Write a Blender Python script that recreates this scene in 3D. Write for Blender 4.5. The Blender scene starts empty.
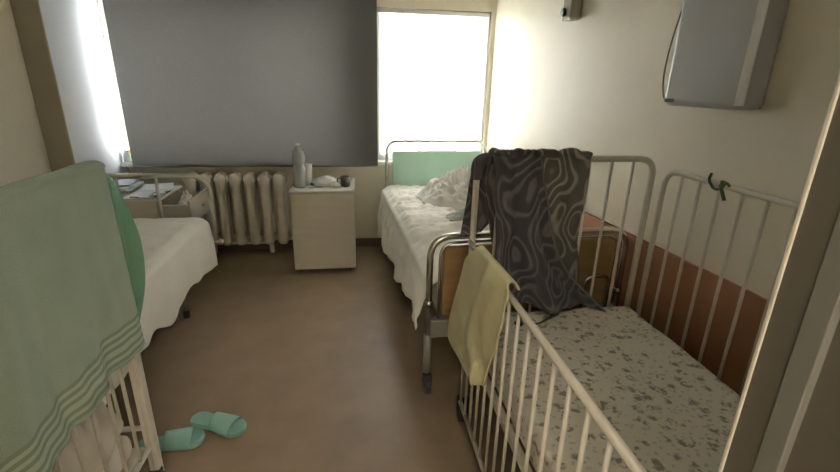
import bpy, bmesh, math, random
from mathutils import Vector, Matrix, noise
random.seed(5)
PI = math.pi
S = bpy.context.scene
C = bpy.context.collection

# ------------------------------------------------------------------ camera
F = 446.0
H = 1.55
def nrm(v): return v.normalized()
dY = nrm(Vector((353-420, 83-236, F)))
dD = Vector((389-420, 1550-236, F)); dD = nrm(dD-dD.dot(dY)*dY)
dZ = -dD
dX = dY.cross(dZ)
CAM = Vector((0, 0, H))
def at(x, y, axis, val):
    c = Vector((x-420, y-236, F))
    d = Vector((dX.dot(c), dY.dot(c), dZ.dot(c)))
    t = (val-CAM[axis])/d[axis]
    return CAM+t*d
cam = bpy.data.cameras.new('camera'); co = bpy.data.objects.new('camera', cam); C.objects.link(co)
right = Vector((dX.x, dY.x, dZ.x)); down = Vector((dX.y, dY.y, dZ.y)); fwd = Vector((dX.z, dY.z, dZ.z))
m = Matrix((right, -down, -fwd)).transposed().to_4x4(); m.translation = CAM
co.matrix_world = m
cam.sensor_width = 36; cam.lens = 36*F/840; cam.clip_start = .02
S.camera = co

# ------------------------------------------------------------------ materials
def mat(name, col, rough=.6, metal=0, var=0, scale=8, bump=0, bscale=60, col2=None, trans=0, spec=.5, stretch=(1, 1, 1), sheen=0):
    M = bpy.data.materials.new(name); M.use_nodes = True
    nt = M.node_tree; b = nt.nodes['Principled BSDF']
    b.inputs['Base Color'].default_value = (*col, 1); b.inputs['Roughness'].default_value = rough
    b.inputs['Metallic'].default_value = metal; b.inputs['Specular IOR Level'].default_value = spec
    if sheen: b.inputs['Sheen Weight'].default_value = sheen
    tc = nt.nodes.new('ShaderNodeTexCoord'); mp = nt.nodes.new('ShaderNodeMapping')
    mp.inputs['Scale'].default_value = stretch
    nt.links.new(tc.outputs['Object'], mp.inputs['Vector'])
    if var or col2:
        n = nt.nodes.new('ShaderNodeTexNoise'); n.inputs['Scale'].default_value = scale; n.inputs['Detail'].default_value = 5
        nt.links.new(mp.outputs[0], n.inputs['Vector'])
        r = nt.nodes.new('ShaderNodeValToRGB')
        c2 = col2 or tuple(c*(1-var) for c in col)
        r.color_ramp.elements[0].position = .35; r.color_ramp.elements[1].position = .65
        r.color_ramp.elements[0].color = (*c2, 1); r.color_ramp.elements[1].color = (*col, 1)
        nt.links.new(n.outputs['Fac'], r.inputs[0]); nt.links.new(r.outputs[0], b.inputs['Base Color'])
    if bump:
        n2 = nt.nodes.new('ShaderNodeTexNoise'); n2.inputs['Scale'].default_value = bscale; n2.inputs['Detail'].default_value = 4
        nt.links.new(mp.outputs[0], n2.inputs['Vector'])
        bp = nt.nodes.new('ShaderNodeBump'); bp.inputs['Strength'].default_value = bump; bp.inputs['Distance'].default_value = .01
        nt.links.new(n2.outputs['Fac'], bp.inputs['Height']); nt.links.new(bp.outputs[0], b.inputs['Normal'])
    return M
def translucent(name, col, tcol, fac, rough=1, var=0):
    M = bpy.data.materials.new(name); M.use_nodes = True; nt = M.node_tree; nt.nodes.clear()
    o = nt.nodes.new('ShaderNodeOutputMaterial'); d = nt.nodes.new('ShaderNodeBsdfDiffuse'); t = nt.nodes.new('ShaderNodeBsdfTranslucent')
    mx = nt.nodes.new('ShaderNodeMixShader'); mx.inputs[0].default_value = fac
    d.inputs[0].default_value = (*col, 1); t.inputs[0].default_value = (*tcol, 1)
    if var:
        tc = nt.nodes.new('ShaderNodeTexCoord'); n = nt.nodes.new('ShaderNodeTexNoise'); n.inputs['Scale'].default_value = 90
        r = nt.nodes.new('ShaderNodeValToRGB')
        r.color_ramp.elements[0].color = (*[c*(1-var) for c in col], 1); r.color_ramp.elements[1].color = (*col, 1)
        nt.links.new(tc.outputs['Object'], n.inputs['Vector']); nt.links.new(n.outputs['Fac'], r.inputs[0]); nt.links.new(r.outputs[0], d.inputs[0])
    nt.links.new(d.outputs[0], mx.inputs[1]); nt.links.new(t.outputs[0], mx.inputs[2]); nt.links.new(mx.outputs[0], o.inputs[0])
    return M
def glassmat(name, col=(1, 1, 1), rough=.02, ior=1.3, thin=False):
    M = bpy.data.materials.new(name); M.use_nodes = True; b = M.node_tree.nodes['Principled BSDF']
    b.inputs['Base Color'].default_value = (*col, 1); b.inputs['Roughness'].default_value = rough
    b.inputs['Transmission Weight'].default_value = 1; b.inputs['IOR'].default_value = ior
    return M

WALLC = (.78, .72, .575)
M = {}
M['wall'] = mat('wall_paint', WALLC, .42, var=.06, scale=2.5, bump=.12, bscale=18)
M['wall_left'] = mat('wall_left_paint', (.78, .725, .585), .6, var=.05, scale=2.5, bump=.1, bscale=18)
M['pilaster_shade'] = mat('pilaster_shade_tone', (.40, .35, .25), .6, var=.08, scale=3)  # darker tone: shade of the face turned from the window, put into the colour
M['niche'] = mat('niche_daylit_paint', (.78, .82, .88), .6, var=.03, scale=2)  # bluish window daylight on this wall is put into its colour
M['wainscot'] = mat('wainscot_paint', (.30, .13, .065), .45, var=.15, scale=3)
M['floor'] = mat('linoleum', (.25, .178, .112), .42, var=.16, scale=5, col2=None, bump=.05, bscale=30)
M['base'] = mat('baseboard_paint', (.10, .06, .04), .5)
M['ceil'] = mat('ceiling_paint', (.85, .83, .77), .8)
M['jamb'] = mat('jamb_paint', (.105, .092, .07), .5, var=.06, scale=20)
M['jamblight'] = mat('jamb_light_paint', (.17, .165, .145), .4)
M['frame'] = mat('window_frame_paint', (.85, .86, .85), .4)
M['blind'] = translucent('blackout_fabric', (.142, .141, .134), (.04, .038, .034), .10, var=.25)
M['shade'] = translucent('white_shade_fabric', (.85, .84, .82), (.80, .80, .78), .5)
M['glass'] = glassmat('pane_glass', ior=1.02)
M['rad'] = mat('radiator_paint', (.72, .66, .56), .45, var=.1, scale=14)
M['cab'] = mat('laminate_cream', (.72, .67, .57), .45, var=.05, scale=6, stretch=(1, 1, 6))
M['cabtop'] = mat('laminate_top', (.72, .70, .64), .4)
M['white'] = mat('white_enamel', (.66, .63, .54), .35, var=.06, scale=20)
M['crib'] = mat('crib_enamel', (.66, .61, .52), .35, var=.08, scale=20)
M['chrome'] = mat('chrome_tube', (.62, .60, .56), .25, 1.0)
M['steel'] = mat('grey_bedframe', (.30, .28, .25), .5, .3)
M['rubber'] = mat('black_rubber', (.03, .03, .03), .6)
M['greenp'] = mat('mint_panel', (.42, .64, .52), .45, var=.04)
M['brownp'] = mat('brown_panel', (.34, .205, .085), .4, var=.2, scale=4, stretch=(1, 1, 6))
M['sheet'] = mat('white_sheet', (.84, .81, .74), .9, var=.04, bump=.25, bscale=35)
M['duvet'] = mat('white_cotton', (.87, .85, .81), .9, bump=.2, bscale=40)
M['greycloth'] = mat('grey_green_cloth', (.40, .42, .36), .95, bump=.3)
M['matt'] = mat('mattress_ticking', (.5, .47, .4), .9)
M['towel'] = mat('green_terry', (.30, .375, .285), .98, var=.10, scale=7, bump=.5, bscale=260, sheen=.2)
M['towelback'] = mat('green_terry_reverse_shaded', (.15, .30, .19), .98, var=.06, scale=7, bump=.5, bscale=260)  # towel's back, with its shadow-side green put into the colour
M['towelstripe'] = mat('towel_band', (.22, .275, .20), .9)
M['towelstripe2'] = mat('towel_light_band', (.37, .44, .34), .9)
M['yellow'] = mat('yellow_terry', (.66, .605, .37), .98, var=.12, scale=9, bump=.5, bscale=220)
M['slip'] = mat('teal_rubber', (.25, .45, .39), .5)
M['slipin'] = mat('teal_footbed', (.23, .40, .35), .7)
M['unit'] = mat('unit_grey_white', (.44, .44, .43), .3, var=.03)
M['unitglint'] = mat('unit_painted_glint', (.85, .86, .88), .15)  # pale colour for the highlight painted on the unit's corner
M['dark'] = mat('dark_plastic', (.025, .02, .018), .4)
M['label'] = mat('label_grey', (.12, .12, .12), .5)
M['paper'] = mat('paper', (.78, .80, .82), .8)
M['cup'] = mat('white_cup', (.80, .78, .72), .4)
M['mug'] = mat('dark_mug', (.05, .04, .03), .25)
M['greenclip'] = mat('green_clip', (.06, .11, .03), .5)
M['pet'] = glassmat('clear_pet', (.97, .99, .99), .12, 1.45)
M['pet'].node_tree.nodes['Principled BSDF'].inputs['Transmission Weight'].default_value = .68
M['cap'] = mat('bottle_cap', (.75, .78, .80), .4)
M['cloths'] = mat('cream_clothing', (.78, .73, .64), .95, var=.2, scale=6)
M['lamp'] = mat('lamp_diffuser', (.9, .9, .85), .5)
# plastic film
M['film'] = translucent('plastic_film', (.75, .77, .77), (.8, .8, .8), .5)

def floral():
    X = bpy.data.materials.new('floral_cotton'); X.use_nodes = True; nt = X.node_tree; b = nt.nodes['Principled BSDF']
    b.inputs['Roughness'].default_value = .95
    tc = nt.nodes.new('ShaderNodeTexCoord')
    nw = nt.nodes.new('ShaderNodeTexNoise'); nw.inputs['Scale'].default_value = 40
    mix = nt.nodes.new('ShaderNodeMixRGB'); mix.blend_type = 'ADD'; mix.inputs[0].default_value = .022
    nt.links.new(tc.outputs['Object'], nw.inputs['Vector']); nt.links.new(tc.outputs['Object'], mix.inputs[1]); nt.links.new(nw.outputs['Color'], mix.inputs[2])
    def spots(scale, lo, hi):
        v = nt.nodes.new('ShaderNodeTexVoronoi'); v.inputs['Scale'].default_value = scale; v.inputs['Randomness'].default_value = .8
        nt.links.new(mix.outputs[0], v.inputs['Vector'])
        r = nt.nodes.new('ShaderNodeValToRGB'); e = r.color_ramp.elements
        e[0].position = lo; e[0].color = (1, 1, 1, 1); e[1].position = hi; e[1].color = (0, 0, 0, 1)
        nt.links.new(v.outputs['Distance'], r.inputs[0]); return r
    big = spots(21, .30, .42); small = spots(46, .22, .30)
    n = nt.nodes.new('ShaderNodeTexNoise'); n.inputs['Scale'].default_value = 55; n.inputs['Detail'].default_value = 2
    nt.links.new(tc.outputs['Object'], n.inputs['Vector'])
    r3 = nt.nodes.new('ShaderNodeValToRGB'); r3.color_ramp.elements[0].position = .44; r3.color_ramp.elements[1].position = .56
    nt.links.new(n.outputs['Fac'], r3.inputs[0])
    mul = nt.nodes.new('ShaderNodeMath'); mul.operation = 'MULTIPLY'
    nt.links.new(big.outputs[0], mul.inputs[0]); nt.links.new(r3.outputs[0], mul.inputs[1])
    mx = nt.nodes.new('ShaderNodeMath'); mx.operation = 'MAXIMUM'
    half = nt.nodes.new('ShaderNodeMath'); half.operation = 'MULTIPLY'; half.inputs[1].default_value = .45
    nt.links.new(small.outputs[0], half.inputs[0]); nt.links.new(mul.outputs[0], mx.inputs[0]); nt.links.new(half.outputs[0], mx.inputs[1])
    m2 = nt.nodes.new('ShaderNodeMixRGB'); m2.inputs[1].default_value = (.70, .66, .56, 1); m2.inputs[2].default_value = (.30, .265, .22, 1)
    nt.links.new(mx.outputs[0], m2.inputs[0]); nt.links.new(m2.outputs[0], b.inputs['Base Color'])
    return X
M['floral'] = floral()
def swirl(name, a, c, rot=0, seed=0.):
    X = bpy.data.materials.new(name); X.use_nodes = True; nt = X.node_tree; b = nt.nodes['Principled BSDF']
    b.inputs['Roughness'].default_value = .95; b.inputs['Sheen Weight'].default_value = .15
    tc = nt.nodes.new('ShaderNodeTexCoord'); mp = nt.nodes.new('ShaderNodeMapping'); mp.inputs['Location'].default_value = (seed, seed*.7, 0)
    mp.inputs['Scale'].default_value = (1, .4, .62)
    n = nt.nodes.new('ShaderNodeTexNoise'); n.inputs['Scale'].default_value = 6.5; n.inputs['Detail'].default_value = 1.0; n.inputs['Roughness'].default_value = .3
    nt.links.new(tc.outputs['Object'], mp.inputs[0]); nt.links.new(mp.outputs[0], n.inputs['Vector'])
    mu = nt.nodes.new('ShaderNodeMath'); mu.operation = 'MULTIPLY'; mu.inputs[1].default_value = 78
    si = nt.nodes.new('ShaderNodeMath'); si.operation = 'SINE'
    nt.links.new(n.outputs['Fac'], mu.inputs[0]); nt.links.new(mu.outputs[0], si.inputs[0])
    r = nt.nodes.new('ShaderNodeValToRGB'); r.color_ramp.elements[0].position = .15; r.color_ramp.elements[1].position = .95
    r.color_ramp.elements[0].color = (*a, 1); r.color_ramp.elements[1].color = (*c, 1)
    nt.links.new(si.outputs[0], r.inputs[0])
    nt.links.new(r.outputs[0], b.inputs['Base Color'])
    bp = nt.nodes.new('ShaderNodeBump'); bp.inputs['Strength'].default_value = .35; bp.inputs['Distance'].default_value = .006
    nt.links.new(si.outputs[0], bp.inputs['Height']); nt.links.new(bp.outputs[0], b.inputs['Normal'])
    return X
M['swirl'] = swirl('blanket_face', (.075, .066, .074), (.16, .148, .15))
M['swirl2'] = swirl('blanket_reverse', (.12, .11, .095), (.30, .28, .245), seed=3.1)
def magazine():
    X = bpy.data.materials.new('printed_cover'); X.use_nodes = True; nt = X.node_tree; b = nt.nodes['Principled BSDF']; b.inputs['Roughness'].default_value = .4
    tc = nt.nodes.new('ShaderNodeTexCoord'); v = nt.nodes.new('ShaderNodeTexVoronoi'); v.inputs['Scale'].default_value = 14
    nt.links.new(tc.outputs['Object'], v.inputs['Vector'])
    r = nt.nodes.new('ShaderNodeValToRGB'); r.color_ramp.interpolation = 'CONSTANT'
    e = r.color_ramp.elements; e[0].color = (.62, .66, .72, 1); e[1].position = .45; e[1].color = (.10, .07, .08, 1)
    for p, c in ((.58, (.35, .45, .5, 1)), (.72, (.66, .68, .72, 1)), (.86, (.15, .12, .13, 1))):
        q = e.new(p); q.color = c
    sp = nt.nodes.new('ShaderNodeSeparateColor'); nt.links.new(v.outputs['Color'], sp.inputs[0]); nt.links.new(sp.outputs[0], r.inputs[0])
    nt.links.new(r.outputs[0], b.inputs['Base Color']); return X
M['mag'] = magazine()
def carton():
    X = bpy.data.materials.new('printed_carton'); X.use_nodes = True; nt = X.node_tree; b = nt.nodes['Principled BSDF']
    tc = nt.nodes.new('ShaderNodeTexCoord'); v = nt.nodes.new('ShaderNodeTexNoise'); v.inputs['Scale'].default_value = 22
    nt.links.new(tc.outputs['Object'], v.inputs['Vector'])
    r = nt.nodes.new('ShaderNodeValToRGB'); r.color_ramp.interpolation = 'CONSTANT'
    e = r.color_ramp.elements; e[0].color = (.15, .5, .15, 1); e[1].position = .42; e[1].color = (.85, .85, .8, 1)
    q = e.new(.55); q.color = (.8, .25, .05, 1); q = e.new(.61); q.color = (.85, .7, .1, 1)
    nt.links.new(v.outputs['Fac'], r.inputs[0]); nt.links.new(r.outputs[0], b.inputs['Base Color']); return X
M['carton'] = carton()

# ------------------------------------------------------------------ helpers
def obj(name, bm, mats, parent=None, smooth=False, kind=None, subsurf=0, solid=0, loc=None):
    me = bpy.data.meshes.new(name)
    bmesh.ops.recalc_face_normals(bm, faces=bm.faces) if not solid else None
    bm.to_mesh(me); bm.free()
    for mm in (mats if isinstance(mats, (list, tuple)) else [mats]): me.materials.append(mm)
    if smooth:
        for p in me.polygons: p.use_smooth = True
    o = bpy.data.objects.new(name, me); C.objects.link(o)
    if parent: o.parent = parent
    if kind: o['kind'] = kind
    if loc: o.location = loc
    if solid:
        s = o.modifiers.new('thickness', 'SOLIDIFY'); s.thickness = solid; s.offset = 0
    if subsurf:
        s = o.modifiers.new('smooth', 'SUBSURF'); s.levels = subsurf; s.render_levels = subsurf
    return o
def struct(name, bm, mm, **k): return obj(name, bm, mm, kind='structure', **k)
def tag(o, label, cat=None, group=None):
    o['label'] = label
    if cat: o['category'] = cat
    if group: o['group'] = group
    return o
def thing(name, label, cat, loc=(0, 0, 0), rz=0, group=None):
    o = bpy.data.objects.new(name, None); C.objects.link(o); o.location = loc; o.rotation_euler = (0, 0, rz)
    o.empty_display_size = .1
    return tag(o, label, cat, group)
def box(bm, a, b, bevel=0, seg=2, mi=0):
    a, b = Vector(a), Vector(b)
    r = bmesh.ops.create_cube(bm, size=1, matrix=Matrix.Translation((a+b)/2) @ Matrix.Diagonal((*(abs(b[i]-a[i]) for i in range(3)), 1)))
    fs = list({f for v in r['verts'] for f in v.link_faces})
    for f in fs: f.material_index = mi
    if bevel:
        es = list({e for v in r['verts'] for e in v.link_edges})
        bmesh.ops.bevel(bm, geom=es, offset=bevel, segments=seg, affect='EDGES', profile=.5)
    return bm
def B(a, b, bevel=0, seg=2): return box(bmesh.new(), a, b, bevel, seg)
def prism(bm, pts, z0, z1):
    lo = [bm.verts.new((x, y, z0)) for x, y in pts]; hi = [bm.verts.new((x, y, z1)) for x, y in pts]
    bm.faces.new(lo[::-1]); bm.faces.new(hi)
    n = len(pts)
    for i in range(n): bm.faces.new((lo[i], lo[(i+1) % n], hi[(i+1) % n], hi[i]))
    return bm
def fillet(pts, r, n=6, closed=False):
    pts = [Vector(p) for p in pts]; out = []
    N = len(pts)
    for i, p in enumerate(pts):
        if not closed and i in (0, N-1): out.append(p); continue
        a = pts[i-1]; b = pts[(i+1) % N]
        da, db = (a-p), (b-p); rr = min(r, da.length*.49, db.length*.49)
        p0 = p+da.normalized()*rr; p1 = p+db.normalized()*rr
        for k in range(n+1):
            t = k/n; out.append((1-t)**2*p0+2*t*(1-t)*p+t*t*p1)
    return out
def tube(bm, pts, r, seg=10, cap=True, radii=None):
    pts = [Vector(p) for p in pts]; rings = []; ref = None
    for i, p in enumerate(pts):
        d = ((pts[i+1]-p) if i == 0 else (p-pts[i-1]) if i == len(pts)-1 else (pts[i+1]-pts[i-1])).normalized()
        if ref is None:
            ref = Vector((0, 0, 1)) if abs(d.z) < .9 else Vector((1, 0, 0))
        u = (ref-ref.dot(d)*d).normalized(); ref = u; w = d.cross(u)
        rad = radii[i] if radii else r
        rings.append([bm.verts.new(p+rad*(math.cos(2*PI*k/seg)*u+math.sin(2*PI*k/seg)*w)) for k in range(seg)])
    for i in range(len(rings)-1):
        for k in range(seg):
            bm.faces.new((rings[i][k], rings[i][(k+1) % seg], rings[i+1][(k+1) % seg], rings[i+1][k]))
    if cap: bm.faces.new(rings[0][::-1]); bm.faces.new(rings[-1])
    return bm
def T(pts, r, seg=10): return tube(bmesh.new(), pts, r, seg)
def lathe(bm, prof, seg=24, c=(0, 0, 0), cap=True):
    rings = [[bm.verts.new((c[0]+r*math.cos(2*PI*k/seg), c[1]+r*math.sin(2*PI*k/seg), c[2]+z)) for k in range(seg)] for r, z in prof]
    for i in range(len(rings)-1):
        for k in range(seg): bm.faces.new((rings[i][k], rings[i][(k+1) % seg], rings[i+1][(k+1) % seg], rings[i+1][k]))
    if cap: bm.faces.new(rings[0][::-1]); bm.faces.new(rings[-1])
    return bm
def grid(fn, nu, nv, bm=None, mi=None):
    bm = bm or bmesh.new()
    V = [[bm.verts.new(fn(i/nu, j/nv)) for j in range(nv+1)] for i in range(nu+1)]
    for i in range(nu):
        for j in range(nv):
            f = bm.faces.new((V[i][j], V[i+1][j], V[i+1][j+1], V[i][j+1]))
            if mi: f.material_index = mi((i+.5)/nu, (j+.5)/nv)
    return bm
def nz(*p): return noise.noise(Vector(p))
def ridge(x, y, z=0, s=1):
    w = nz(x*s*.7+5, y*s*.7, z+3)*1.6
    a = 1-abs(nz(x*s+w, y*s*1.0-w, z))*2.2
    b = 1-abs(nz(x*s*2.1-w, y*s*2.1+w, z+9))*2.2
    return .65*a+.35*b
def lerp(a, b, t): return a+(b-a)*t
def interp(pts, t):
    n = len(pts)-1; k = min(int(t*n), n-1); f = t*n-k
    p0 = pts[max(k-1, 0)]; p1 = pts[k]; p2 = pts[k+1]; p3 = pts[min(k+2, n)]
    return .5*((2*p1)+(p2-p0)*f+(2*p0-5*p1+4*p2-p3)*f*f+(3*p1-p0-3*p2+p3)*f**3)
def crumple(name, cx, cy, z, rx, ry, h, mm, label, cat, s=7, seed=0, rot=0, n=64, lobes=.12):
    """a heap of crumpled cloth lying on z"""
    def fn(u, v):
        a = 2*PI*u; r = min(v*1.12, 1.0); tuck = max(0, v*1.12-1)/.12
        e = 1+lobes*nz(math.cos(a)*1.6+seed, math.sin(a)*1.6, seed)*2
        x = math.cos(a)*rx*r*e*(1-.10*tuck); y = math.sin(a)*ry*r*e*(1-.10*tuck)
        prof = (1-r**2.2)
        zz = h*prof*(.5+.38*ridge(x+seed, y*1.5, seed, s)+.22*ridge(x*1.3+y*.8+seed, y*.7-x*.4, seed+4, s*1.8))+.026*(1-tuck)*(.8+.5*nz(x*7, y*7, seed))
        zz = max(zz, .0)*(1 if tuck < 1 else 0)
        return Vector((x, y, zz+.003))
    bm = bmesh.new()
    NU = n; NV = n//2
    ctr = bm.verts.new(fn(0, 0))
    rings = [[bm.verts.new(fn(i/NU, j/NV)) for i in range(NU)] for j in range(1, NV+1)]
    for i in range(NU):
        bm.faces.new((ctr, rings[0][i], rings[0][(i+1) % NU]))
        for j in range(NV-1): bm.faces.new((rings[j][i], rings[j+1][i], rings[j+1][(i+1) % NU], rings[j][(i+1) % NU]))
    bm.faces.new(rings[-1])
    o = obj(name, bm, mm, smooth=True, loc=(cx, cy, z)); o.rotation_euler = (0, 0, rot)
    return tag(o, label, cat)

# ------------------------------------------------------------------ room
WX = lambda y: 1.27+(4.25-y)*.075          # right wall, slightly splayed
BY = 4.25                                   # window wall
CZ = 2.72
struct('floor', B((-2.6, -1.9, -.1), (2.1, 4.6, 0)), M['floor'])
struct('ceiling', B((-2.6, -1.9, CZ), (2.1, 4.6, CZ+.1)), M['ceil'])
bm = bmesh.new(); prism(bm, [(WX(.06), .06), (WX(.06)+.2, .06), (WX(BY)+.4, BY+.02), (WX(BY), BY+.02)], 0, CZ)
struct('wall_right', bm, M['wall'])
bm = bmesh.new(); prism(bm, [(-2.15, .06), (-2.15, 3.505), (-2.4, 3.505), (-2.4, .06)], 0, CZ)
struct('wall_left', bm, M['wall_left'])
struct('step_face_shaded', B((-2.4, 3.507, 0), (-1.991, 3.52, CZ)), M['pilaster_shade'])  # step face as a thin slab, its shade painted in
struct('wall_left_niche', B((-2.4, 3.52, 0), (-1.99, 4.27, CZ)), M['niche'])
# window wall with two openings
W1 = (-1.97, -.10); W2 = (.215, 1.235); Z0, Z1 = .86, 2.17
bm = bmesh.new()
box(bm, (-2.4, BY, 0), (1.7, BY+.3, Z0)); box(bm, (-2.4, BY, Z1), (1.7, BY+.3, CZ))
box(bm, (-2.4, BY, Z0), (W1[0], BY+.3, Z1)); box(bm, (W1[1], BY, Z0), (W2[0], BY+.3, Z1)); box(bm, (W2[1], BY, Z0), (1.7, BY+.3, Z1))
struct('wall_back', bm, M['wall'])
def window(n, x0, x1, mull):
    fr = bmesh.new(); y0, y1 = BY+.05, BY+.11; w = .045
    box(fr, (x0, y0, Z0), (x0+w, y1, Z1), .004); box(fr, (x1-w, y0, Z0), (x1, y1, Z1), .004)
    box(fr, (x0+w, y0, Z0), (x1-w, y1, Z0+w), .004); box(fr, (x0+w, y0, Z1-w), (x1-w, y1, Z1), .004)
    for q in mull: box(fr, (q-.03, y0, Z0+w), (q+.03, y1, Z1-w), .004)
    f = struct('window_%d' % n, fr, M['frame'])
    obj('pane', B((x0+w, y0+.03, Z0+w), (x1-w, y0+.034, Z1-w)), M['glass'], f)
    return f
window(1, *W1, (-1.04,)); window(2, *W2, ())
struct('window_sill_1', B((-1.985, BY-.12, Z0-.035), (-.05, BY+.05, Z0), .006), M['frame'])
struct('window_sill_2', B((.215, BY-.06, Z0-.035), (1.25, BY+.05, Z0), .006), M['frame'])
# wainscot along the right wall, baseboards
bm = bmesh.new(); prism(bm, [(WX(.36)-.014, .36), (WX(.36), .36), (WX(4.24), 4.24), (WX(4.24)-.014, 4.24)], 0, .83)
struct('trim_1', bm, M['wainscot'])
struct('baseboard_back', B((-1.98, BY-.014, 0), (1.25, BY, .085), .003), M['base'])
struct('baseboard_left', B((-2.15, .36, 0), (-2.136, 3.45, .085), .003), M['base'])
# near wall with the doorway the view is taken from
JX = .404
bm = bmesh.new(); box(bm, (JX+.03, .06, 0), (1.75, .335, CZ)); box(bm, (-2.4, .06, 0), (-.58, .335, CZ)); box(bm, (-.58, .06, 2.12), (JX+.03, .335, CZ))
struct('wall_front', bm, M['wall'])
def jamb(sx, x):
    bm = bmesh.new()
    box(bm, (x, .292, 0), (x+sx*.032, .342, 2.09), .0025); box(bm, (x+sx*.006, .245, 0), (x+sx*.032, .292, 2.09))
    box(bm, (x+sx*.012, .05, 0), (x+sx*.032, .245, 2.09), .002)
    return bm
d1 = struct('door_frame_1', jamb(1, JX), M['jamb']); obj('stop_strip', B((JX-.002, .286, 0), (JX+.010, .309, 2.08), .0015), M['jamblight'], d1)
obj('edge_bead', B((JX-.002, .3395, 0), (JX+.004, .3435, 2.09), .001), M['crib'], d1)
struct('door_frame_2', jamb(-1, -.55), M['jamb'])
struct('door_frame_3', B((-.58, .05, 2.09), (JX+.03, .342, 2.12)), M['jamb'])
# corridor behind
bm = bmesh.new(); box(bm, (-2.6, -1.9, 0), (2.1, -1.8, CZ)); struct('wall_corridor', bm, M['wall'])
struct('wall_corridor_left', B((-2.6, -1.8, 0), (-2.5, .06, CZ)), M['wall']); struct('wall_corridor_right', B((2.0, -1.8, 0), (2.1, .06, CZ)), M['wall'])

# ------------------------------------------------------------------ blinds
t = thing('roller_blind', 'wide dark grey blackout roller blind covering the left window', 'blind', (-.83, BY-.15, 2.62))
xl, xr = -1.885+.83, .21+.83
obj('roller', T([(xl, 0, 0), (xr, 0, 0)], .025, 14), M['frame'], t, smooth=True)
def bf(u, v):
    x = lerp(xl, xr, u); z = -.01-v*1.785
    bot = max(0, v-.9)*10
    return Vector((x-.012*bot*math.sin(u*9)*.3, .022+.004*math.sin(x*5+2)*v+.006*bot*nz(x*6, 1, 0), z+.012*bot*nz(x*2, 7, 0)))
obj('blind_fabric', grid(bf, 60, 40), M['blind'], t, smooth=True)
obj('hem_bar', T([(xl, .02, -1.79), (xr, .02, -1.79)], .007, 8), mat('hem', (.13, .125, .12), .6), t, smooth=True)
t = thing('roller_blind', 'white translucent shade lit by daylight in the right window', 'shade', (.725, BY+.03, 2.13))
obj('cassette', B((-.50, -.022, 0), (.50, .015, .035), .006), M['frame'], t)
obj('shade_fabric', grid(lambda u, v: Vector((lerp(-.485, .485, u), 0, -v*1.215)), 10, 10), M['shade'], t)
obj('bottom_bar', B((-.485, -.006, -1.232), (.485, .006, -1.212), .003), M['frame'], t)
for sx in (-1, 1): obj('guide_rail', B((sx*.497-.009, -.012, -1.235), (sx*.497+.009, .01, 0), .002), M['frame'], t)

# ------------------------------------------------------------------ radiator
t = thing('radiator', 'cream cast iron column radiator under the dark blind', 'radiator', (-1.04, BY-.10, 0))
for i in range(7):
    x = -.40+i*.126
    bm = bmesh.new()
    for y in (-.045, .045):
        pr_ = [(.020, .10), (.034, .13), (.030, .2), (.029, .66), (.035, .72), (.026, .755), (.010, .77)]
        b2 = bmesh.new(); lathe(b2, pr_, 12)
        for v in b2.verts: v.co.x = v.co.x*1.5+x; v.co.y = v.co.y*.85+y
        me_ = bpy.data.meshes.new('t'); b2.to_mesh(me_); b2.free(); bm.from_mesh(me_); bpy.data.meshes.remove(me_)
    for z in (.16, .71): tube(bm, [(x-.063, 0, z), (x-.05, 0, z), (x+.05, 0, z), (x+.0629, 0, z)], .03, 10, radii=[.022, .034, .034, .022])
    box(bm, (x-.022, -.05, .135), (x+.022, .05, .19), .012); box(bm, (x-.022, -.05, .68), (x+.022, .05, .74), .012)
    obj('radiator_section', bm, M['rad'], t, smooth=True)
obj('inlet_pipe', T(fillet([(.41, 0, .16), (.52, 0, .16), (.52, .06, .0)], .03), .012), M['rad'], t, smooth=True)
bm = B((-.30, -.02, 0), (-.26, .02, .14), .005); box(bm, (.22, -.02, 0), (.26, .02, .14), .005); box(bm, (-.261, -.012, .09), (.221, .012, .115), .002)
obj('bracket', bm, M['rad'], t)

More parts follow.
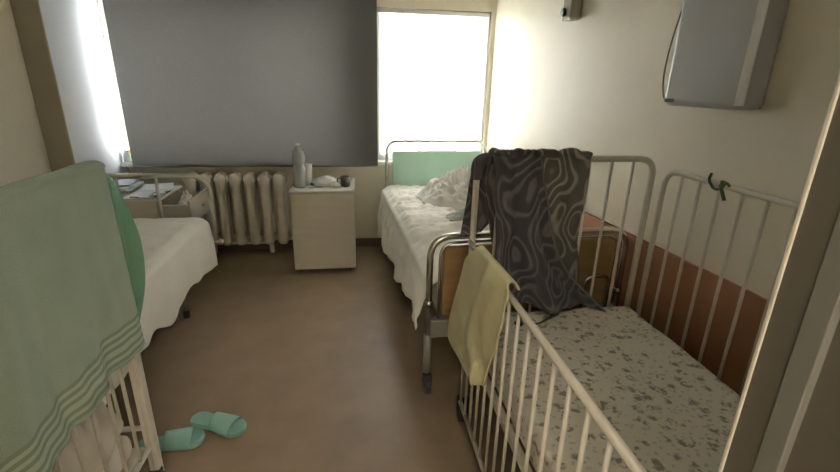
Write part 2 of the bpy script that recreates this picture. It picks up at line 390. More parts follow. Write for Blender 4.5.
# ------------------------------------------------------------------ bedside cabinets
def cabinet(label, loc, rz, w, d, h, drawer=0):
    t = thing('bedside_cabinet', label, 'cabinet', loc, rz)
    y = -d/2
    bm = bmesh.new(); th = .018
    box(bm, (-w/2, y+.02, .035), (-w/2+th, d/2, h-.02), .002); box(bm, (w/2-th, y+.02, .035), (w/2, d/2, h-.02), .002)
    box(bm, (-w/2+th, d/2-th, .035), (w/2-th, d/2, h-.02)); box(bm, (-w/2+th, y+.03, .035), (w/2-th, d/2-th, .053))
    box(bm, (-w/2+th, y+.02, h-.2), (w/2-th, d/2-th, h-.185))
    obj('body', bm, M['cab'], t)
    bm = bmesh.new(); box(bm, (-w/2-.004, y, h-.02), (w/2+.004, d/2, h), .004)
    for a_, b_ in (((-w/2-.004, y+.02, h), (-w/2+.008, d/2, h+.012)), ((w/2-.008, y+.02, h), (w/2+.004, d/2, h+.012)), ((-w/2+.008, d/2-.012, h), (w/2-.008, d/2, h+.012))): box(bm, a_, b_, .003)
    obj('top', bm, M['cabtop'], t)
    dr = obj('door', B((-w/2+.002, y+.002, .038), (w/2-.002, y+.02, h-.197 if drawer else h-.024), .003), M['cab'], t)
    if not drawer: pass
    if drawer:
        g = obj('drawer', B((-w/2+.022, y-drawer, h-.185), (w/2-.022, y+.02, h-.18)), M['cab'], t)
        for a_, b_ in (((-w/2+.022, y-drawer, h-.18), (-w/2+.034, y+.02, h-.05)), ((w/2-.034, y-drawer, h-.18), (w/2-.022, y+.02, h-.05))):
            obj('drawer_side', B(a_, b_, .002), M['cab'], g)
        obj('drawer_front', B((-w/2, y-drawer-.018, h-.20), (w/2, y-drawer, h-.015), .003), M['cab'], g)
        obj('knob', lathe(bmesh.new(), [(.006, 0), (.006, .012), (.013, .018), (.012, .024)], 12), M['white'], g).matrix_local = Matrix.Translation((0, y-drawer-.018, h-.11)) @ Matrix.Rotation(PI/2, 4, 'X')
    for sx in (-1, 1):
        for sy in (-1, 1):
            bm = bmesh.new(); tube(bm, [(sx*(w/2-.05), sy*(d/2-.06), .036), (sx*(w/2-.05), sy*(d/2-.06), .02)], .008)
            tube(bm, [(sx*(w/2-.05)-.010, sy*(d/2-.06), .016), (sx*(w/2-.05)+.010, sy*(d/2-.06), .016)], .016, 14)
            obj('caster', bm, M['rubber'], t, smooth=True)
    return t
CT = .72
cabinet('cream bedside cabinet between the radiator and the green headboard bed', (-.270, 3.83, 0), 0, .515, .46, CT)
cabinet('cream bedside cabinet in the left corner with its drawer pulled open', (-1.70, 3.70, 0), PI/2, .50, .50, .70, drawer=.20)
tag(crumple('towel', -1.335, 3.68, .523, .07, .15, .17, M['duvet'], 'white cloth stuffed in the open drawer of the corner cabinet', 'cloth', s=12, seed=2, n=40), 'white cloth stuffed in the open drawer of the corner cabinet')

# things on the central cabinet
def bottle(x, y, z):
    t = thing('water_bottle', 'clear plastic water bottle standing on the bedside cabinet', 'bottle', (x, y, z))
    prof = [(.020, .002), (.036, .0), (.044, .012)]
    for k in range(6):
        z0 = .02+k*.022; prof += [(.0445, z0), (.041, z0+.011)]
    prof += [(.044, .155), (.038, .175), (.034, .185), (.040, .20), (.0455, .225), (.045, .26), (.036, .295), (.020, .318), (.0135, .328), (.0135, .345)]
    prof = [(a*1.2, b) for a, b in prof]
    o = obj('bottle_body', lathe(bmesh.new(), prof, 28, cap=False), M['pet'], t, smooth=True, solid=0)
    s = o.modifiers.new('wall', 'SOLIDIFY'); s.thickness = .0012; s.offset = -1
    obj('cap', lathe(bmesh.new(), [(.015, .338), (.016, .340), (.016, .356), (.014, .358)], 20), M['cap'], t, smooth=True)
    return t
zt = CT+.001
bottle(-.455, 3.74, zt)
t = thing('paper_cup', 'tall white cup right behind the water bottle', 'cup', (-.395, 3.86, zt))
obj('cup_body', lathe(bmesh.new(), [(.026, 0), (.036, .17), (.033, .17), (.023, .005)], 24), M['cup'], t, smooth=True)
t = thing('mug', 'small dark mug at the right edge of the cabinet top', 'mug', (-.085, 3.76, zt))
obj('mug_body', lathe(bmesh.new(), [(.034, 0), (.040, .01), (.041, .085), (.037, .085), (.035, .012)], 24), M['mug'], t, smooth=True)
obj('handle', T(fillet([(-.036, 0, .07), (-.066, 0, .066), (-.066, 0, .028), (-.037, 0, .022)], .02), .0055, 8), M['mug'], t, smooth=True)
crumple('crumpled_paper', -.245, 3.83, zt, .12, .09, .06, M['paper'], 'crumpled white paper and wrapping heaped on the cabinet top beside the mug', 'paper', s=16, seed=4, n=40)
crumple('napkin', -.17, 3.73, zt, .045, .035, .025, M['cup'], 'small crumpled white napkin in front of the paper heap', 'napkin', s=22, seed=8, n=28)
o = obj('blister_pack', B((-.055, -.02, 0), (.055, .02, .006), .003), mat('foil', (.35, .35, .38), .3, .5), loc=(-.33, 3.72, zt)); o.rotation_euler = (0, 0, .35)
tag(o, 'grey foil pack lying flat on the cabinet top near the bottle', 'pack')
o = obj('lighter', B((-.035, -.008, 0), (.035, .008, .02), .004), M['dark'], loc=(-.345, 3.80, zt)); o.rotation_euler = (0, 0, -.4)
tag(o, 'small black object lying beside the white cup', 'trinket')

# papers on the corner cabinet
zc = .7135
def flat(name, x, y, z, w, d, h, rz, mm, label, cat, bev=.001):
    o = obj(name, B((-w/2, -d/2, 0), (w/2, d/2, h), min(bev, h*.4)), mm, loc=(x, y, z)); o.rotation_euler = (0, 0, rz); return tag(o, label, cat)
flat('folder', -1.83, 3.78, .7131, .22, .30, .012, .08, mat('bluish_folder', (.42, .50, .55), .5), 'pale blue folder at the bottom of the stack on the corner cabinet', 'folder')
flat('book', -1.84, 3.79, .7261, .20, .28, .018, -.05, M['paper'], 'closed white book lying on the pale blue folder', 'book')
flat('notebook', -1.85, 3.82, .7451, .18, .25, .012, .15, mat('grey_cover', (.30, .34, .38), .5), 'thin dark grey notebook on top of the stack in the corner', 'notebook')
flat('magazine', -1.555, 3.58, .7131, .20, .27, .008, -.20, M['mag'], 'printed magazine lying open on the corner cabinet behind the left headboard', 'magazine')
flat('paper_sheet', -1.58, 3.80, .7225, .22, .24, .002, .3, M['paper'], 'loose white paper sheet fanned over the printed magazine', 'paper')
# sill items
t = thing('carton', 'small printed carton with orange and green on the left window sill', 'carton', (-1.875, 4.185, Z0+.001))
obj('carton_body', B((-.04, -.025, 0), (.04, .025, .11), .002), M['carton'], t)
t = thing('jar', 'glass jar standing in the corner of the left window sill', 'jar', (-1.95, 4.19, Z0+.001))
obj('jar_body', lathe(bmesh.new(), [(.028, 0), (.031, .01), (.031, .075), (.024, .09), (.022, .09), (.028, .07), (.027, .012)], 20), mat('jar_glass', (.45, .5, .5), .1), t, smooth=True)
obj('lid', lathe(bmesh.new(), [(.026, .09), (.027, .092), (.027, .108), (.024, .11)], 20), M['cap'], t, smooth=True)

# ------------------------------------------------------------------ right bed
RB = thing('hospital_bed', 'chrome tube hospital bed with mint green headboard and brown footboard', 'bed', (.818, 3.08, 0), math.radians(2.9))
def arch(w, z0, z1, y, r=.11): return fillet([(-w/2, y, z0), (-w/2, y, z1), (w/2, y, z1), (w/2, y, z0)], r, 8)
def at_(o, y):  return y
YH, YF = 1.07, -1.08
obj('headboard_tube', T(arch(.95, .12, 1.055, YH), .015, 12), M['chrome'], RB, smooth=True)
obj('headboard_panel', B((-.42, YH-.012, .50), (.42, YH+.008, .965), .006), M['greenp'], RB)
obj('footboard_tube', T(arch(1.05, .12, .865, YF), .0165, 12), M['chrome'], RB, smooth=True)
obj('footboard_panel', tag(obj('x', bmesh.new(), M['brownp']), '') and B((-.46, YF-.006, .44), (.46, YF+.012, .82), .02, 3), M['brownp'], RB)
bpy.data.objects.remove(bpy.data.objects['x'])
obj('inner_rail', T(arch(.95, .42, .835, YF-.004, .08), .008, 8), M['chrome'], RB, smooth=True)
obj('grab_loop', T(fillet([(.30, YF-.03, .42), (.30, YF-.03, .62), (.44, YF-.03, .62), (.44, YF-.03, .42)], .05), .009, 8), M['chrome'], RB, smooth=True)
bm = bmesh.new()
box(bm, (-.44, YF+.02, .36), (-.40, YH-.02, .42), .004); box(bm, (.40, YF+.02, .36), (.44, YH-.02, .42), .004)
for yy in (YF+.04, -.4, .3, YH-.06): box(bm, (-.40, yy, .37), (.40, yy+.03, .41), .003)
obj('frame', bm, M['steel'], RB)
obj('cross_beam', B((-.52, YF-.03, .33), (.52, YF+.02, .43), .008), M['steel'], RB)
for sx, sy, w in ((-1, YF, 1.05), (1, YF, 1.05), (-1, YH, .95), (1, YH, .95)):
    x = sx*w/2
    l = obj('leg', T([(x, sy, .34), (x, sy, .11)], .022, 12), M['steel'], RB, smooth=True)
    bm = bmesh.new(); tube(bm, [(x-.013, sy-.02, .045), (x+.013, sy-.02, .045)], .045, 18); box(bm, (x-.022, sy-.04, .05), (x+.022, sy+.015, .115), .006)
    obj('caster', bm, M['rubber'], l, smooth=False)
    obj('collar', T([(x, sy, .50), (x, sy, .53)], .021, 12), M['chrome'], l, smooth=True)
def matt(name, loc, rz, w, l, z0, z1, label, mm):
    o = obj(name, B((-w/2, -l/2, z0), (w/2, l/2, z1), .03, 3), mm, smooth=True, loc=loc); o.rotation_euler = (0, 0, rz); return tag(o, label, 'mattress')
matt('mattress', (.80, 3.10, 0), math.radians(2.9), .90, 2.06, .425, .595, 'thin mattress under the white sheet of the chrome bed', M['matt'])
def bedsheet(name, loc, rz, w, l, zt, hangL, hangR, label, amp=.012, s=5, seed=0, hemfn=None, bulge=.03):
    nu, nv = 100, 110
    def fn(u, v):
        y = lerp(-l/2, l/2, v)
        tot = hangL+w+hangR; q = u*tot
        hl = hangL*(hemfn(v) if hemfn else 1)
        wob = amp*(.75*ridge(q*.35+y*.30, y*1.5-q*.75, seed, s)+.25*ridge(q*.9, y*.8, seed+2, s*1.6))
        r = .035
        if q < hangL:
            k = (hangL-q)/hangL; z = zt-r-k*hl+.0; x = -w/2-.006-bulge*math.sin(k*PI*.6)-.018*k*math.sin(y*17+3*nz(y*2, seed, 0))-.6*wob*min(k*3, 1)
            if k < .08: z = zt-r*(k/.08)*.9; 
        elif q < hangL+w:
            x = q-hangL-w/2; e = min(1, (w/2-abs(x))/.06); z = zt+.006+wob*e*1.3-(1-e)**2*.012
        else:
            k = (q-hangL-w)/hangR; z = zt-k*hangR-.01; x = w/2+.008
        ye = min(1, (l/2-abs(y))/.05); z2 = z-(1-ye)**2*.03
        return Vector((x, y, z2))
    o = obj(name, grid(fn, nu, nv), M['sheet'], smooth=True, solid=.004, loc=loc); o.rotation_euler = (0, 0, rz)
    return tag(o, label, 'sheet')
bedsheet('bed_sheet', (.785, 3.10, 0), math.radians(2.9), .965, 2.10, .615, .34, .05, 'rumpled white sheet spread over the chrome bed, hanging down its left side', amp=.042, s=4.2, seed=1,
         hemfn=lambda v: .62+.5*v+.08*math.sin(v*21), bulge=.03)
crumple('duvet', .90, 3.50, .63, .40, .38, .26, M['duvet'], 'crumpled white duvet heaped near the mint green headboard', 'duvet', s=5.2, seed=3, n=130, lobes=.22)
crumple('folded_cloth', .84, 2.98, .635, .24, .13, .07, M['greycloth'], 'grey green cloth bunched on the chrome bed in front of the duvet', 'cloth', s=8, seed=5, n=60)
crumple('plastic_bag', .78, BY-.03, Z0+.001, .36, .028, .11, M['film'], 'crumpled clear plastic bag on the sill above the mint green headboard', 'bag', s=11, seed=11, n=60, lobes=.02)

# ------------------------------------------------------------------ left bed
LB = thing('metal_bed', 'white enamelled tube bed with open headboard beside the left wall', 'bed', (-1.50, 2.42, 0))
hy = .93
obj('headboard_tube', T(fillet([(-.44, hy, .12), (-.44, hy, .90), (.455, hy, .90), (.455, hy, .41)], .15, 8), .017, 12), M['white'], LB, smooth=True)
for x in (-.16, .10): obj('headboard_bar', T([(x, hy, .40), (x, hy, .888)], .0115, 10), M['white'], LB, smooth=True)
obj('tube_foot', B((.405, hy-.02, .385), (.50, hy+.02, .41), .008), M['white'], LB)
bm = bmesh.new(); box(bm, (-.44, -.85, .36), (-.40, .91, .40), .004); box(bm, (.36, -.85, .36), (.40, .91, .40), .004)
for yy in (-.85, -.2, .4, .88): box(bm, (-.40, yy, .365), (.36, yy+.03, .395), .003)
obj('frame', bm, M['white'], LB)
obj('footboard_tube', T(fillet([(-.44, -.87, .30), (-.44, -.87, .62), (.40, -.87, .62), (.40, -.87, .30)], .1, 8), .015, 12), M['white'], LB, smooth=True)
for x, y in ((.33, .50), (.33, -.75), (-.40, .50), (-.40, -.75)):
    l = obj('leg', T([(x, y, .362), (x, y, .05)], .013, 10), M['steel'], LB, smooth=True)
    obj('foot_cap', T([(x, y, .05), (x, y, 0)], .02, 12), M['rubber'], l, smooth=True)
matt('mattress', (-1.515, 2.42, 0), 0, .84, 1.72, .40, .575, 'thin mattress under the sheet of the left bed', M['matt'])
bedsheet('bed_sheet', (-1.505, 2.425, 0), 0, .87, 1.76, .59, .05, .0501, 'x', seed=6) if 0 else None
def lsheet():
    nu, nv = 100, 90; w, l = .87, 1.76; hang = .32
    def fn(u, v):
        q = u*(w+hang); y = lerp(-l/2, l/2, v); wob = ridge(q, y*1.4, 4, 3.5)
        hl = (.98+.06*v+.07*math.sin(v*15))*hang+.014*math.sin(v*42)*(v < .75)
        if q < w:
            x = q-w/2; e = min(1, (w/2-x)/.06); z = .60+.012*wob*e-(1-e)**2*.014
        else:
            k = (q-w)/hang; x = w/2+.008+.015*math.sin(k*PI*.7)+.014*k*math.sin(y*15+1); z = .585-k*hl
        return Vector((x, y, z-(1-min(1, (l/2-abs(y))/.04))**2*.02))
    o = obj('bed_sheet', grid(fn, nu, nv), M['sheet'], smooth=True, solid=.004, loc=(-1.515, 2.425, 0))
    tag(o, 'plain white sheet over the left bed, its hem hanging at the side', 'sheet')
lsheet()
crumple('pillow', -1.78, 2.80, .615, .16, .24, .05, M['duvet'], 'flat white pillow on the left bed behind the green towel', 'pillow', s=4, seed=13, n=50)

# ------------------------------------------------------------------ cribs
def side_frame(x, y0, y1, z0, z1, r=.012, round_=.10):
    return fillet([(x, y0, z0), (x, y0, z1), (x, y1, z1), (x, y1, z0)], round_, 8)
CR = thing('crib', 'cream metal cot with its near side lowered, beside the right wall', 'crib', (.47, .42, 0))
cw, cl = .80, 1.33      # local x 0..cw, y 0..cl
def endframe(y, z1, nm):
    f = obj(nm, T(fillet([(.02, y, .12), (.02, y, z1), (cw, y, z1), (cw, y, .12)], .075, 8), .0135, 12), M['crib'], CR, smooth=True)
    bm = bmesh.new(); tube(bm, [(.02, y, .42), (cw, y, .42)], .010)
    for q in range(1, 8): tube(bm, [(.02+q*(cw-.02)/8, y, .42), (.02+q*(cw-.02)/8, y, z1)], .0065, 8)
    obj('end_bars', bm, M['crib'], f, smooth=True)
endframe(cl, 1.272, 'head_end'); endframe(0, .92, 'foot_end')
f = obj('fixed_side', T(side_frame(cw+.035, .0, cl-.04, .42, 1.232, round_=.08), .0115, 12), M['crib'], CR, smooth=True)
obj('side_bottom_rail', T([(cw+.035, .0, .43), (cw+.035, cl-.04, .43)], .010), M['crib'], f, smooth=True)
for q in range(1, 13):
    yy = q*(cl-.04)/13
    obj('bar', T([(cw+.035, yy, .43), (cw+.035, yy, 1.224)], .0062, 8), M['crib'], f, smooth=True)
f = obj('drop_side', T([(-.003, .02,   .934), (-.003, cl-.045,   .934)], .0105, 12), M['crib'], CR, smooth=True)
obj('side_bottom_rail', T([(-.003, .02, .13), (-.003, cl-.045, .13)], .010), M['crib'], f, smooth=True)
for q in range(0, 16):
    yy = .03+q*(cl-.085)/15
    obj('bar', T([(-.003, yy, .13), (-.003, yy,   .925)], .0062, 8), M['crib'], f, smooth=True)
for yy in (.02, cl): obj('guide_rod', T([(.006, yy-(.03 if yy > 1 else 0), .10), (.006, yy-(.03 if yy > 1 else 0), 1.15 if yy > 1 else .90)], .006, 8), M['crib'], f, smooth=True)
bm = bmesh.new(); box(bm, (.02, .01, .41), (.045, cl-.01, .44), .003); box(bm, (cw-.025, .01, .41), (cw, cl-.01, .44), .003)
for q in range(6): box(bm, (.04, .05+q*.24, .415), (cw-.02, .07+q*.24, .43))
obj('base_frame', bm, M['crib'], CR)
for x, y in ((.02, cl), (cw, cl), (.02, 0), (cw, 0)):
    bm = bmesh.new(); tube(bm, [(x-.022, y-.02, .045), (x+.022, y-.02, .045)], .045, 18); box(bm, (x-.027, y-.035, .05), (x+.027, y+.012, .125), .006)
    obj('caster', bm, M['rubber'], CR)
# crib mattress with floral cover
def cribm():
    w, l = .755, 1.27
    bm = B((-w/2, -l/2, 0), (w/2, l/2, .155), .035, 4)
    bmesh.ops.subdivide_edges(bm, edges=[e for e in bm.edges if e.calc_length() > .3], cuts=24, use_grid_fill=True)
    for v in bm.verts:
        if v.co.z > .1: v.co.z += .010*nz(v.co.x*5, v.co.y*5, 1)+.006*nz(v.co.x*13, v.co.y*9, 4)
    o = obj('crib_mattress', bm, M['floral'], smooth=True, loc=(.885, .42+.665, .446))
    tag(o, 'cot mattress in a beige floral printed cover', 'mattress')
cribm()
# dark object and strap
o = obj('pacifier', lathe(bmesh.new(), [(.002, 0), (.016, .003), (.020, .010), (.012, .020), (.008, .028), (.010, .036), (.003, .042)], 16), M['dark'], smooth=True)
o.location = at(519, 321, 2, .625); o.location.z = .6045; tag(o, 'black pacifier lying on the floral mattress near the lowered rail', 'pacifier')
p0 = at(529, 325, 2, .612); p1 = at(540, 323, 2, .612); p2 = at(552, 316, 2, .612)
o = obj('strap', tube(bmesh.new(), [p0, p1, p2, p2+Vector((.03, .02, 0))], .006, 8, radii=[.006, .004, .008, .010]), M['greenclip'], smooth=True)
tag(o, 'dark green strap lying on the floral mattress beside the patterned blanket', 'strap')
# green ribbon tied on the far rail
g = at(722, 191, 0, .47+cw+.035); g.z = 1.232
o = obj('ribbon', T(fillet([g+Vector((-.018, .045, .035)), g+Vector((-.016, .055, .01)), g+Vector((-.018, .02, -.018)), g+Vector((-.018, -.01, -.012)), g+Vector((-.018, -.03, .018)), g+Vector((-.016, -.045, .006))], .015), .005, 8), M['greenclip'], smooth=True)
b2 = bmesh.new(); b2.from_mesh(o.data); tube(b2, [g+Vector((-.018, -.01, .02)), g+Vector((-.018, -.015, -.01)), g+Vector((-.02, -.04, -.045))], .006, 8); tube(b2, fillet([g+Vector((.016, 0, 0)), g+Vector((0, 0, .017)), g+Vector((-.017, 0, 0)), g+Vector((0, 0, -.017)), g+Vector((.016, 0, 0))], .008), .003, 6)
b2.to_mesh(o.data); b2.free()
for p in o.data.polygons: p.use_smooth = True
tag(o, 'green ribbon tied in a knot on the wall side rail of the right cot', 'ribbon')

# yellow towel over the lowered rail corner
def px(lst, axis, val): return [at(x, y, axis, val) for x, y in lst]
XO = .440
L = px([(476, 248), (466, 265), (456, 300), (450, 335), (463, 362), (474, 382)], 0, XO)
Rr = px([(506, 284), (507, 300), (503, 320), (497, 342), (490, 362), (482, 386)], 0, XO)
def yt(u, v):
    if v < .14:    # over the rail and down inside
        k = 1-v/.14
        a = yt(u, .14); return Vector((lerp(a.x, .484, k), a.y+.0*k, a.z+.010*math.sin(k*PI)-.022*k*k))
    k = (v-.14)/.86
    a = interp(L, k); b = interp(Rr, k); p = a.lerp(b, u)
    fold = math.sin(u*PI*3.2+1+k*1.2)
    f2 = math.sin(u*PI*7+2+k*2.5*nz(u*2, k*2, 3))
    p.x = XO-.004-.020*fold*(.4+.6*k)*math.sin(PI*min(max(u, 0), 1))**.5-.006*f2*(1-.3*k)+.008*nz(u*5, k*5, 2)
    if k < .15: p.x = lerp(.447, p.x, k/.15)
    return p
o = obj('yellow_towel', grid(yt, 44, 60), M['yellow'], smooth=True, solid=.007)
tag(o, 'yellow terry towel hanging over the far corner of the lowered cot rail', 'towel')

# patterned blanket over the head end
YB = .42+cl
BL = thing('blanket', 'dark grey swirl patterned blanket draped over the cot head end', 'blanket', (.75, YB, 1.25))
def rel(p): return p-Vector((.75, YB, 1.25))
topz = 1.294
lf = [Vector((.545, 0, topz)), Vector((.555, 0, 1.12)), Vector((.56, 0, .95)), Vector((.56, 0, .82)), Vector((.565, 0, .675))]
rf = [Vector((.735, 0, topz)), Vector((.775, 0, 1.12)), Vector((.80, 0, .98)), Vector((.87, 0, .82)), Vector((1.05, 0, .64))]
def front(u, v):
    if v < .22:       # far side and over the rail
        k = 1-v/.22; a = front(u, .22); th = min(k*2.2, 1)*PI
        y = YB-.030*math.cos(th); z = topz-.012+.024*math.sin(th)+.006*nz(u*9, 0, 1)
        if k > .45: z -= (k-.45)*.55*(.7+.6*math.sin(u*6)**2)
        return Vector((a.x, y+.002, z))
    k = (v-.22)/.78; p = interp(lf, k).lerp(interp(rf, k), u)
    fold = math.sin(u*PI*3.5+.6+k*1.3)
    p.y = YB-.040-.045*k-(.026*fold+.010*math.sin(u*PI*8+k*2))*(.3+k)-.05*k*k+.02*nz(u*3, k*4, 5)*min(k*5, 1)
    if k < .1: p.y = lerp(YB-.030, p.y, k/.1)
    if u > .9: p.y -= .006
    return p
def world2(fn): return lambda u, v: rel(fn(u, v))
obj('blanket_face', grid(world2(front), 50, 80), M['swirl'], BL, smooth=True, solid=.006)
# hem piping of the dark layer
obj('blanket_hem', T([rel(front(1, .22+.78*k/30)+Vector((.003, -.004, 0))) for k in range(31)], .0045, 8), mat('hem_tape', (.17, .16, .15), .9), BL, smooth=True)
lb = [Vector((.72, 0, topz)), Vector((.74, 0, 1.1)), Vector((.76, 0, .9)), Vector((.78, 0, .75)), Vector((.85, 0, .635))]
rb = [Vector((.965, 0, topz)), Vector((.965, 0, 1.1)), Vector((.95, 0, .95)), Vector((.985, 0, .78)), Vector((.99, 0, .635))]
def back(u, v):
    if v < .22:
        k = 1-v/.22; a = back(u, .22); th = min(k*2.2, 1)*PI
        z = topz-.012+.020*math.sin(th)+.006*nz(u*9, 0, 4)
        if k > .45: z -= (k-.45)*.7
        return Vector((a.x, YB-.022*math.cos(th), z))
    k = (v-.22)/.78; p = interp(lb, k).lerp(interp(rb, k), u)
    p.y = YB-.022-.014*k-.014*math.sin(u*PI*5+k*2)*(.3+k*.6)
    if k < .1: p.y = lerp(YB-.022, p.y, k/.1)
    return p
obj('blanket_reverse', grid(world2(back), 50, 80), M['swirl2'], BL, smooth=True, solid=.005)
# corner flap hanging on the bed side at the left
def flap(u, v):
    Lf = px([(512, 150), (489, 158), (473, 172), (468, 200), (462, 236)], 1, YB+.055)
    Rt = px([(545, 152), (522, 165), (512, 185), (506, 206), (482, 234)], 1, YB+.055)
    p = interp(Lf, v).lerp(interp(Rt, v), u)
    p.y = YB+.035+.03*v+.018*math.sin(u*PI*2.4+v)+.0
    return p
obj('blanket_corner', grid(world2(flap), 24, 40), M['swirl'], BL, smooth=True, solid=.006)
obj('corner_wrap', T([rel(p) for p in fillet([(.66, YB, topz-.022), (.49, YB, topz-.022), (.49, YB, 1.19)], .075, 8)], .025, 14), M['swirl'], BL, smooth=True)
# bunched top roll
obj('bunched_fold', tube(bmesh.new(), [rel(Vector((.53+.44*i/60, YB-.010+.012*math.sin(i*.31), topz-.002+.006*math.sin(i*.43)))) for i in range(61)], .02, 16,
    radii=[(.020+.006*nz(i*.22, 3, 1)+.003*math.sin(i*.9))*min(1, .35+i/5, .35+(60-i)/5) for i in range(61)]), M['swirl2'], BL, smooth=True)

# ------------------------------------------------------------------ left crib
LC = thing('crib', 'cream metal cot at the left edge under the big green towel', 'crib', (-.80, .42, 0))
lw, ll = .62, 1.07
def lend(y, nm, z1=1.27):
    f = obj(nm, T(fillet([(0, y, .10), (0, y, z1), (-lw, y, z1), (-lw, y, .10)], .05, 6), .0125, 12), M['crib'], LC, smooth=True)
    bm = bmesh.new(); tube(bm, [(0, y, .30), (-lw, y, .30)], .010)
    for q in range(1, 7): tube(bm, [(-q*lw/7, y, .30), (-q*lw/7, y, z1)], .0065, 8)
    obj('end_bars', bm, M['crib'], f, smooth=True)
lend(ll, 'head_end', .98); lend(0, 'foot_end', .98)
obj('corner_post', B((-.018, ll-.012, .06), (.016, ll+.028, 1.255), .004), M['crib'], LC)
for x, nm, zr in ((0.0, 'near_side', 1.265), (-lw, 'wall_side', .97)):
    f = obj(nm, T([(x, .02, zr), (x, ll-.02, zr)], .0115, 12), M['crib'], LC, smooth=True)
    obj('side_bottom_rail', T([(x, .02, .22), (x, ll-.02, .22)], .010), M['crib'], f, smooth=True)
    for q in range(1, 12):
        obj('bar', T([(x, q*ll/12, .22), (x, q*ll/12, zr)], .0065, 8), M['crib'], f, smooth=True)
bm = bmesh.new(); box(bm, (-lw+.01, .02, .20), (-.012, ll-.02, .23), .003)
obj('base_frame', bm, M['crib'], LC)
for x, y in ((0, ll), (-lw, ll), (0, 0), (-lw, 0)):
    bm = bmesh.new(); tube(bm, [(x-.018, y-.01, .04), (x+.018, y-.01, .04)], .04, 16); box(bm, (x-.022, y-.025, .045), (x+.022, y+.010, .105), .005)
    obj('caster', bm, M['rubber'], LC)
matt('crib_mattress', (-.80-lw/2, .42+ll/2, 0), 0, .56, .98, .235, .33, 'flat pale mattress low inside the left cot', M['sheet'])
crumple('clothing', -.945, 1.20, .335, .13, .27, .36, M['cloths'], 'crumpled cream clothing piled inside the left cot behind the bars', 'clothing', s=11, seed=21, n=110, lobes=.2)

# big green towel over the near side of the left crib
XT = -.765; ZR = 1.285
def hemz(y): return .635+.02*math.sin(y*6)
def gt(u, v):
    y = lerp(.45, 1.505, u)
    if v < .3:
        k = 1-v/.3       # over rail, down inside
        th = min(k*3, 1)*PI
        x = -.80+.030*math.cos(th); z = ZR+.018*math.sin(th)
        if k > 1/3: z -= (k-1/3)*.55; x -= .01*math.sin(y*14)
        return Vector((x, y, z+.004*nz(y*8, 0, 0)))
    k = (v-.3)/.7; zb = hemz(y); z = lerp(ZR, zb, k)
    ed = min(1, (1-u)/.1); wv = math.sin(y*26+2.2*nz(y*2, k, 3)+k*1.5)
    x = -.775+.006*k+(.013*k*wv+.010*min(k*4, 1)*nz(y*5, k*2.5, 7)+.006*k*math.sin(y*61+4*nz(y*3, k*2, 1)))*ed
    return Vector((x, y+.03*k*(u-.5), z))
def gmi(u, v):
    k = (v-.3)/.7
    if k > .80:
        q = (k-.80)/.20*10
        return (1 if int(q) % 2 == 0 else 2) if q < 9 else 0
    return 0
GT = thing('towel', 'large sage green towel draped over the rail of the left cot', 'towel', (-.80, 1.0, ZR))
R2 = lambda p: p-Vector((-.80, 1.0, ZR))
obj('towel_body', grid(lambda u, v: R2(gt(u, v)), 110, 150, mi=gmi), [M['towel'], M['towelstripe'], M['towelstripe2']], GT, smooth=True, solid=.008)
# the end of the towel slipping past the corner post
sil = px([(92, 165), (106, 172), (118, 188), (130, 212), (141, 243), (144, 285), (136, 333)], 1, 1.62)
inn = [Vector((-.80, 1.49, 1.287)), Vector((-.79, 1.515, 1.25)), Vector((-.79, 1.52, 1.15)), Vector((-.79, 1.525, 1.04)), Vector((-.788, 1.525, .92)), Vector((-.785, 1.53, .78)), Vector((-.78, 1.53, .67))]
def gf(u, v):
    a = interp(inn, v); b = interp(sil, v)
    p = a.lerp(b, u)
    p.y = lerp(a.y, b.y, u)+.012*math.sin(u*PI*1.5+v*2)
    return p
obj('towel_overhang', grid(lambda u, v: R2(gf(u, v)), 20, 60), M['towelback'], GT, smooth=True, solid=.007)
# ------------------------------------------------------------------ slippers
def slipper(loc, rz, label):
    t = thing('slipper', label, 'slipper', loc, rz, None)
    Lh = .285
    def outline(s):   # half-widths along the sole, s 0 heel .. 1 toe
        return .036+.012*math.sin(min(s*1.1, 1)*PI*.5)-.004*math.sin(s*PI)
    pts = []
    N = 30
    def hw(s):
        w = .039+.015*s-.010*math.exp(-((s-.42)/.18)**2)
        if s < .12: w *= math.sqrt(max(0, 1-((.12-s)/.12)**2))*.95+.05
        if s > .80: w *= math.sqrt(max(0, 1-((s-.80)/.20)**2))*.97+.03
        return w
    up = [(Lh*(i/N-.5), hw(i/N)) for i in range(N+1)]; lo = [(x, -w) for x, w in up[::-1]]
    bm = bmesh.new(); prism(bm, up+lo, 0, .026)
    bmesh.ops.bevel(bm, geom=[e for e in bm.edges if abs(e.verts[0].co.z-e.verts[1].co.z) < 1e-5 and len(e.link_faces) == 2], offset=.004, segments=2, affect='EDGES')
    obj('sole', bm, M['slip'], t)
    fb = [(x*.93, w*.86) for x, w in up]
    bm = bmesh.new(); prism(bm, fb+[(x, -w) for x, w in fb[::-1]], .024, .0275); obj('footbed', bm, M['slipin'], t)
    def st(u, v):
        s = lerp(.42, .80, v); x = Lh*(s-.5); w = hw(s)+.003; a = PI*u
        return Vector((x+.008*math.sin(a), w*math.cos(a)*(1.0), .010+(.054-.012*v)*math.sin(a)**.75))
    obj('strap', grid(st, 24, 12), M['slip'], t, smooth=True, solid=.008)
    return t
slipper((-.668, 1.82, 0), math.radians(-24), 'teal rubber slide slipper farther from the cot, toe pointing right')
slipper((-.845, 1.725, 0), math.radians(8), 'teal rubber slide slipper nearer the left cot, heel behind its post')

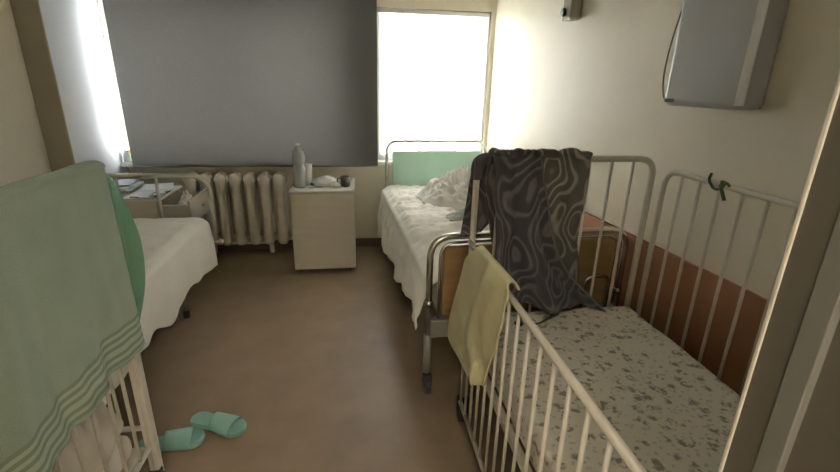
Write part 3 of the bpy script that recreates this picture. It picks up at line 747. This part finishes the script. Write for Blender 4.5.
# ------------------------------------------------------------------ unit on the right wall
t = thing('wall_unit', 'grey enamelled box unit mounted high on the right wall', 'wall unit', (0, 0, 0))
th = math.atan(-.075)
yc = 1.68; ux = WX(yc)
t.location = (ux, yc, 1.488); t.rotation_euler = (0, 0, math.atan(.075))
bm = B((-.125, -.20, 0), (-.003, .185, .62), .03, 5)
obj('housing', bm, M['unit'], t, smooth=True)
obj('back_plate', B((-.012, -.18, .005), (-.001, .18, .615), .004), mat('backplate', (.22, .20, .16), .5), t)
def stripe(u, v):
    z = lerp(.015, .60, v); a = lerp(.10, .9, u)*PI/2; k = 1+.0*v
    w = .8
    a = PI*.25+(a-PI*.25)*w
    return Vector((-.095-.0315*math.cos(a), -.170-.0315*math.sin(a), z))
obj('corner_glint', grid(stripe, 8, 20), M['unitglint'], t, smooth=True, solid=.001)  # highlight on the rounded corner, painted as a pale strip
obj('name_plate', B((-.1265, .115, .015), (-.1245, .165, .03), .0005), M['label'], t)
obj('indicator', lathe(bmesh.new(), [(.005, 0), (.006, .002), (.004, .004)], 12), M['cup'], t).matrix_local = Matrix.Translation((-.1255, .172, .022)) @ Matrix.Rotation(-PI/2, 4, 'Y')
cb = [Vector((-.05, .175, .60)), Vector((-.06, .21, .5)), Vector((-.07, .25, .3)), Vector((-.08, .255, .15)), Vector((-.09, .23, .06)), Vector((-.11, .183, .02))]
obj('cable', T([interp(cb, k/24) for k in range(25)], .0035, 6), mat('cable_grey', (.22, .20, .17), .5), t, smooth=True)

# pipe and valve bracket
p = at(575, 21, 0, 1.37); yy = p.y
t = thing('wall_bracket', 'grey metal bracket with a round socket high on the right wall', 'bracket', (WX(yy), yy, p.z))
obj('bracket_body', B((-.075, -.075, 0), (-.0015, .035, .12), .006), mat('bracket_grey', (.30, .28, .22), .5), t)
obj('upright', B((-.06, -.070, .12), (-.0015, .005, .62), .005), bpy.data.materials['bracket_grey'], t)
bm = bmesh.new(); lathe(bm, [(.010, .0), (.024, .0), (.026, .012), (.022, .016), (.010, .016)], 20)
o = obj('socket_ring', bm, M['dark'], t, smooth=True); o.matrix_local = Matrix.Translation((-.0755, .005, .045)) @ Matrix.Rotation(-PI/2, 4, 'Y')
o2 = obj('socket_core', lathe(bmesh.new(), [(.014, .0), (.016, .014), (.012, .020)], 16), M['cup'], t, smooth=True); o2.matrix_local = o.matrix_local

# ------------------------------------------------------------------ lights
W = bpy.data.worlds.new('sky'); S.world = W; W.use_nodes = True
bg = W.node_tree.nodes['Background']; bg.inputs[0].default_value = (.95, .97, .96, 1); bg.inputs[1].default_value = 42.0
for x0, x1 in (W1, W2):   # sky portals in the openings
    l = bpy.data.lights.new('window_portal', 'AREA'); l.shape = 'RECTANGLE'; l.size = x1-x0; l.size_y = Z1-Z0; l.cycles.is_portal = True
    o = bpy.data.objects.new('window_portal', l); C.objects.link(o); o.location = ((x0+x1)/2, BY+.2, (Z0+Z1)/2); o.rotation_euler = (-PI/2, 0, 0)
# unseen fill lamp, added on the corridor ceiling behind the viewer
t = thing('added_fill_lamp', 'added fill lamp, out of view on the corridor ceiling behind the doorway', 'lamp', (-.1, -.9, CZ))
obj('housing', B((-.3, -.15, -.06), (.3, .15, -.001), .01), M['frame'], t)  # housing of the added fill lamp, out of view
l = bpy.data.lights.new('corridor_fill_lamp', 'AREA'); l.shape = 'RECTANGLE'; l.size = .9; l.size_y = .5; l.energy = 26; l.color = (1, .90, .74)
o = bpy.data.objects.new('corridor_fill_lamp', l); C.objects.link(o); o.location = (-.1, -.9, CZ-.075)

vs = S.view_settings; S.display_settings.display_device = 'sRGB'
vs.view_transform = 'Standard'; vs.look = 'None'; vs.gamma = 1; vs.use_curve_mapping = False; vs.exposure = 0.5
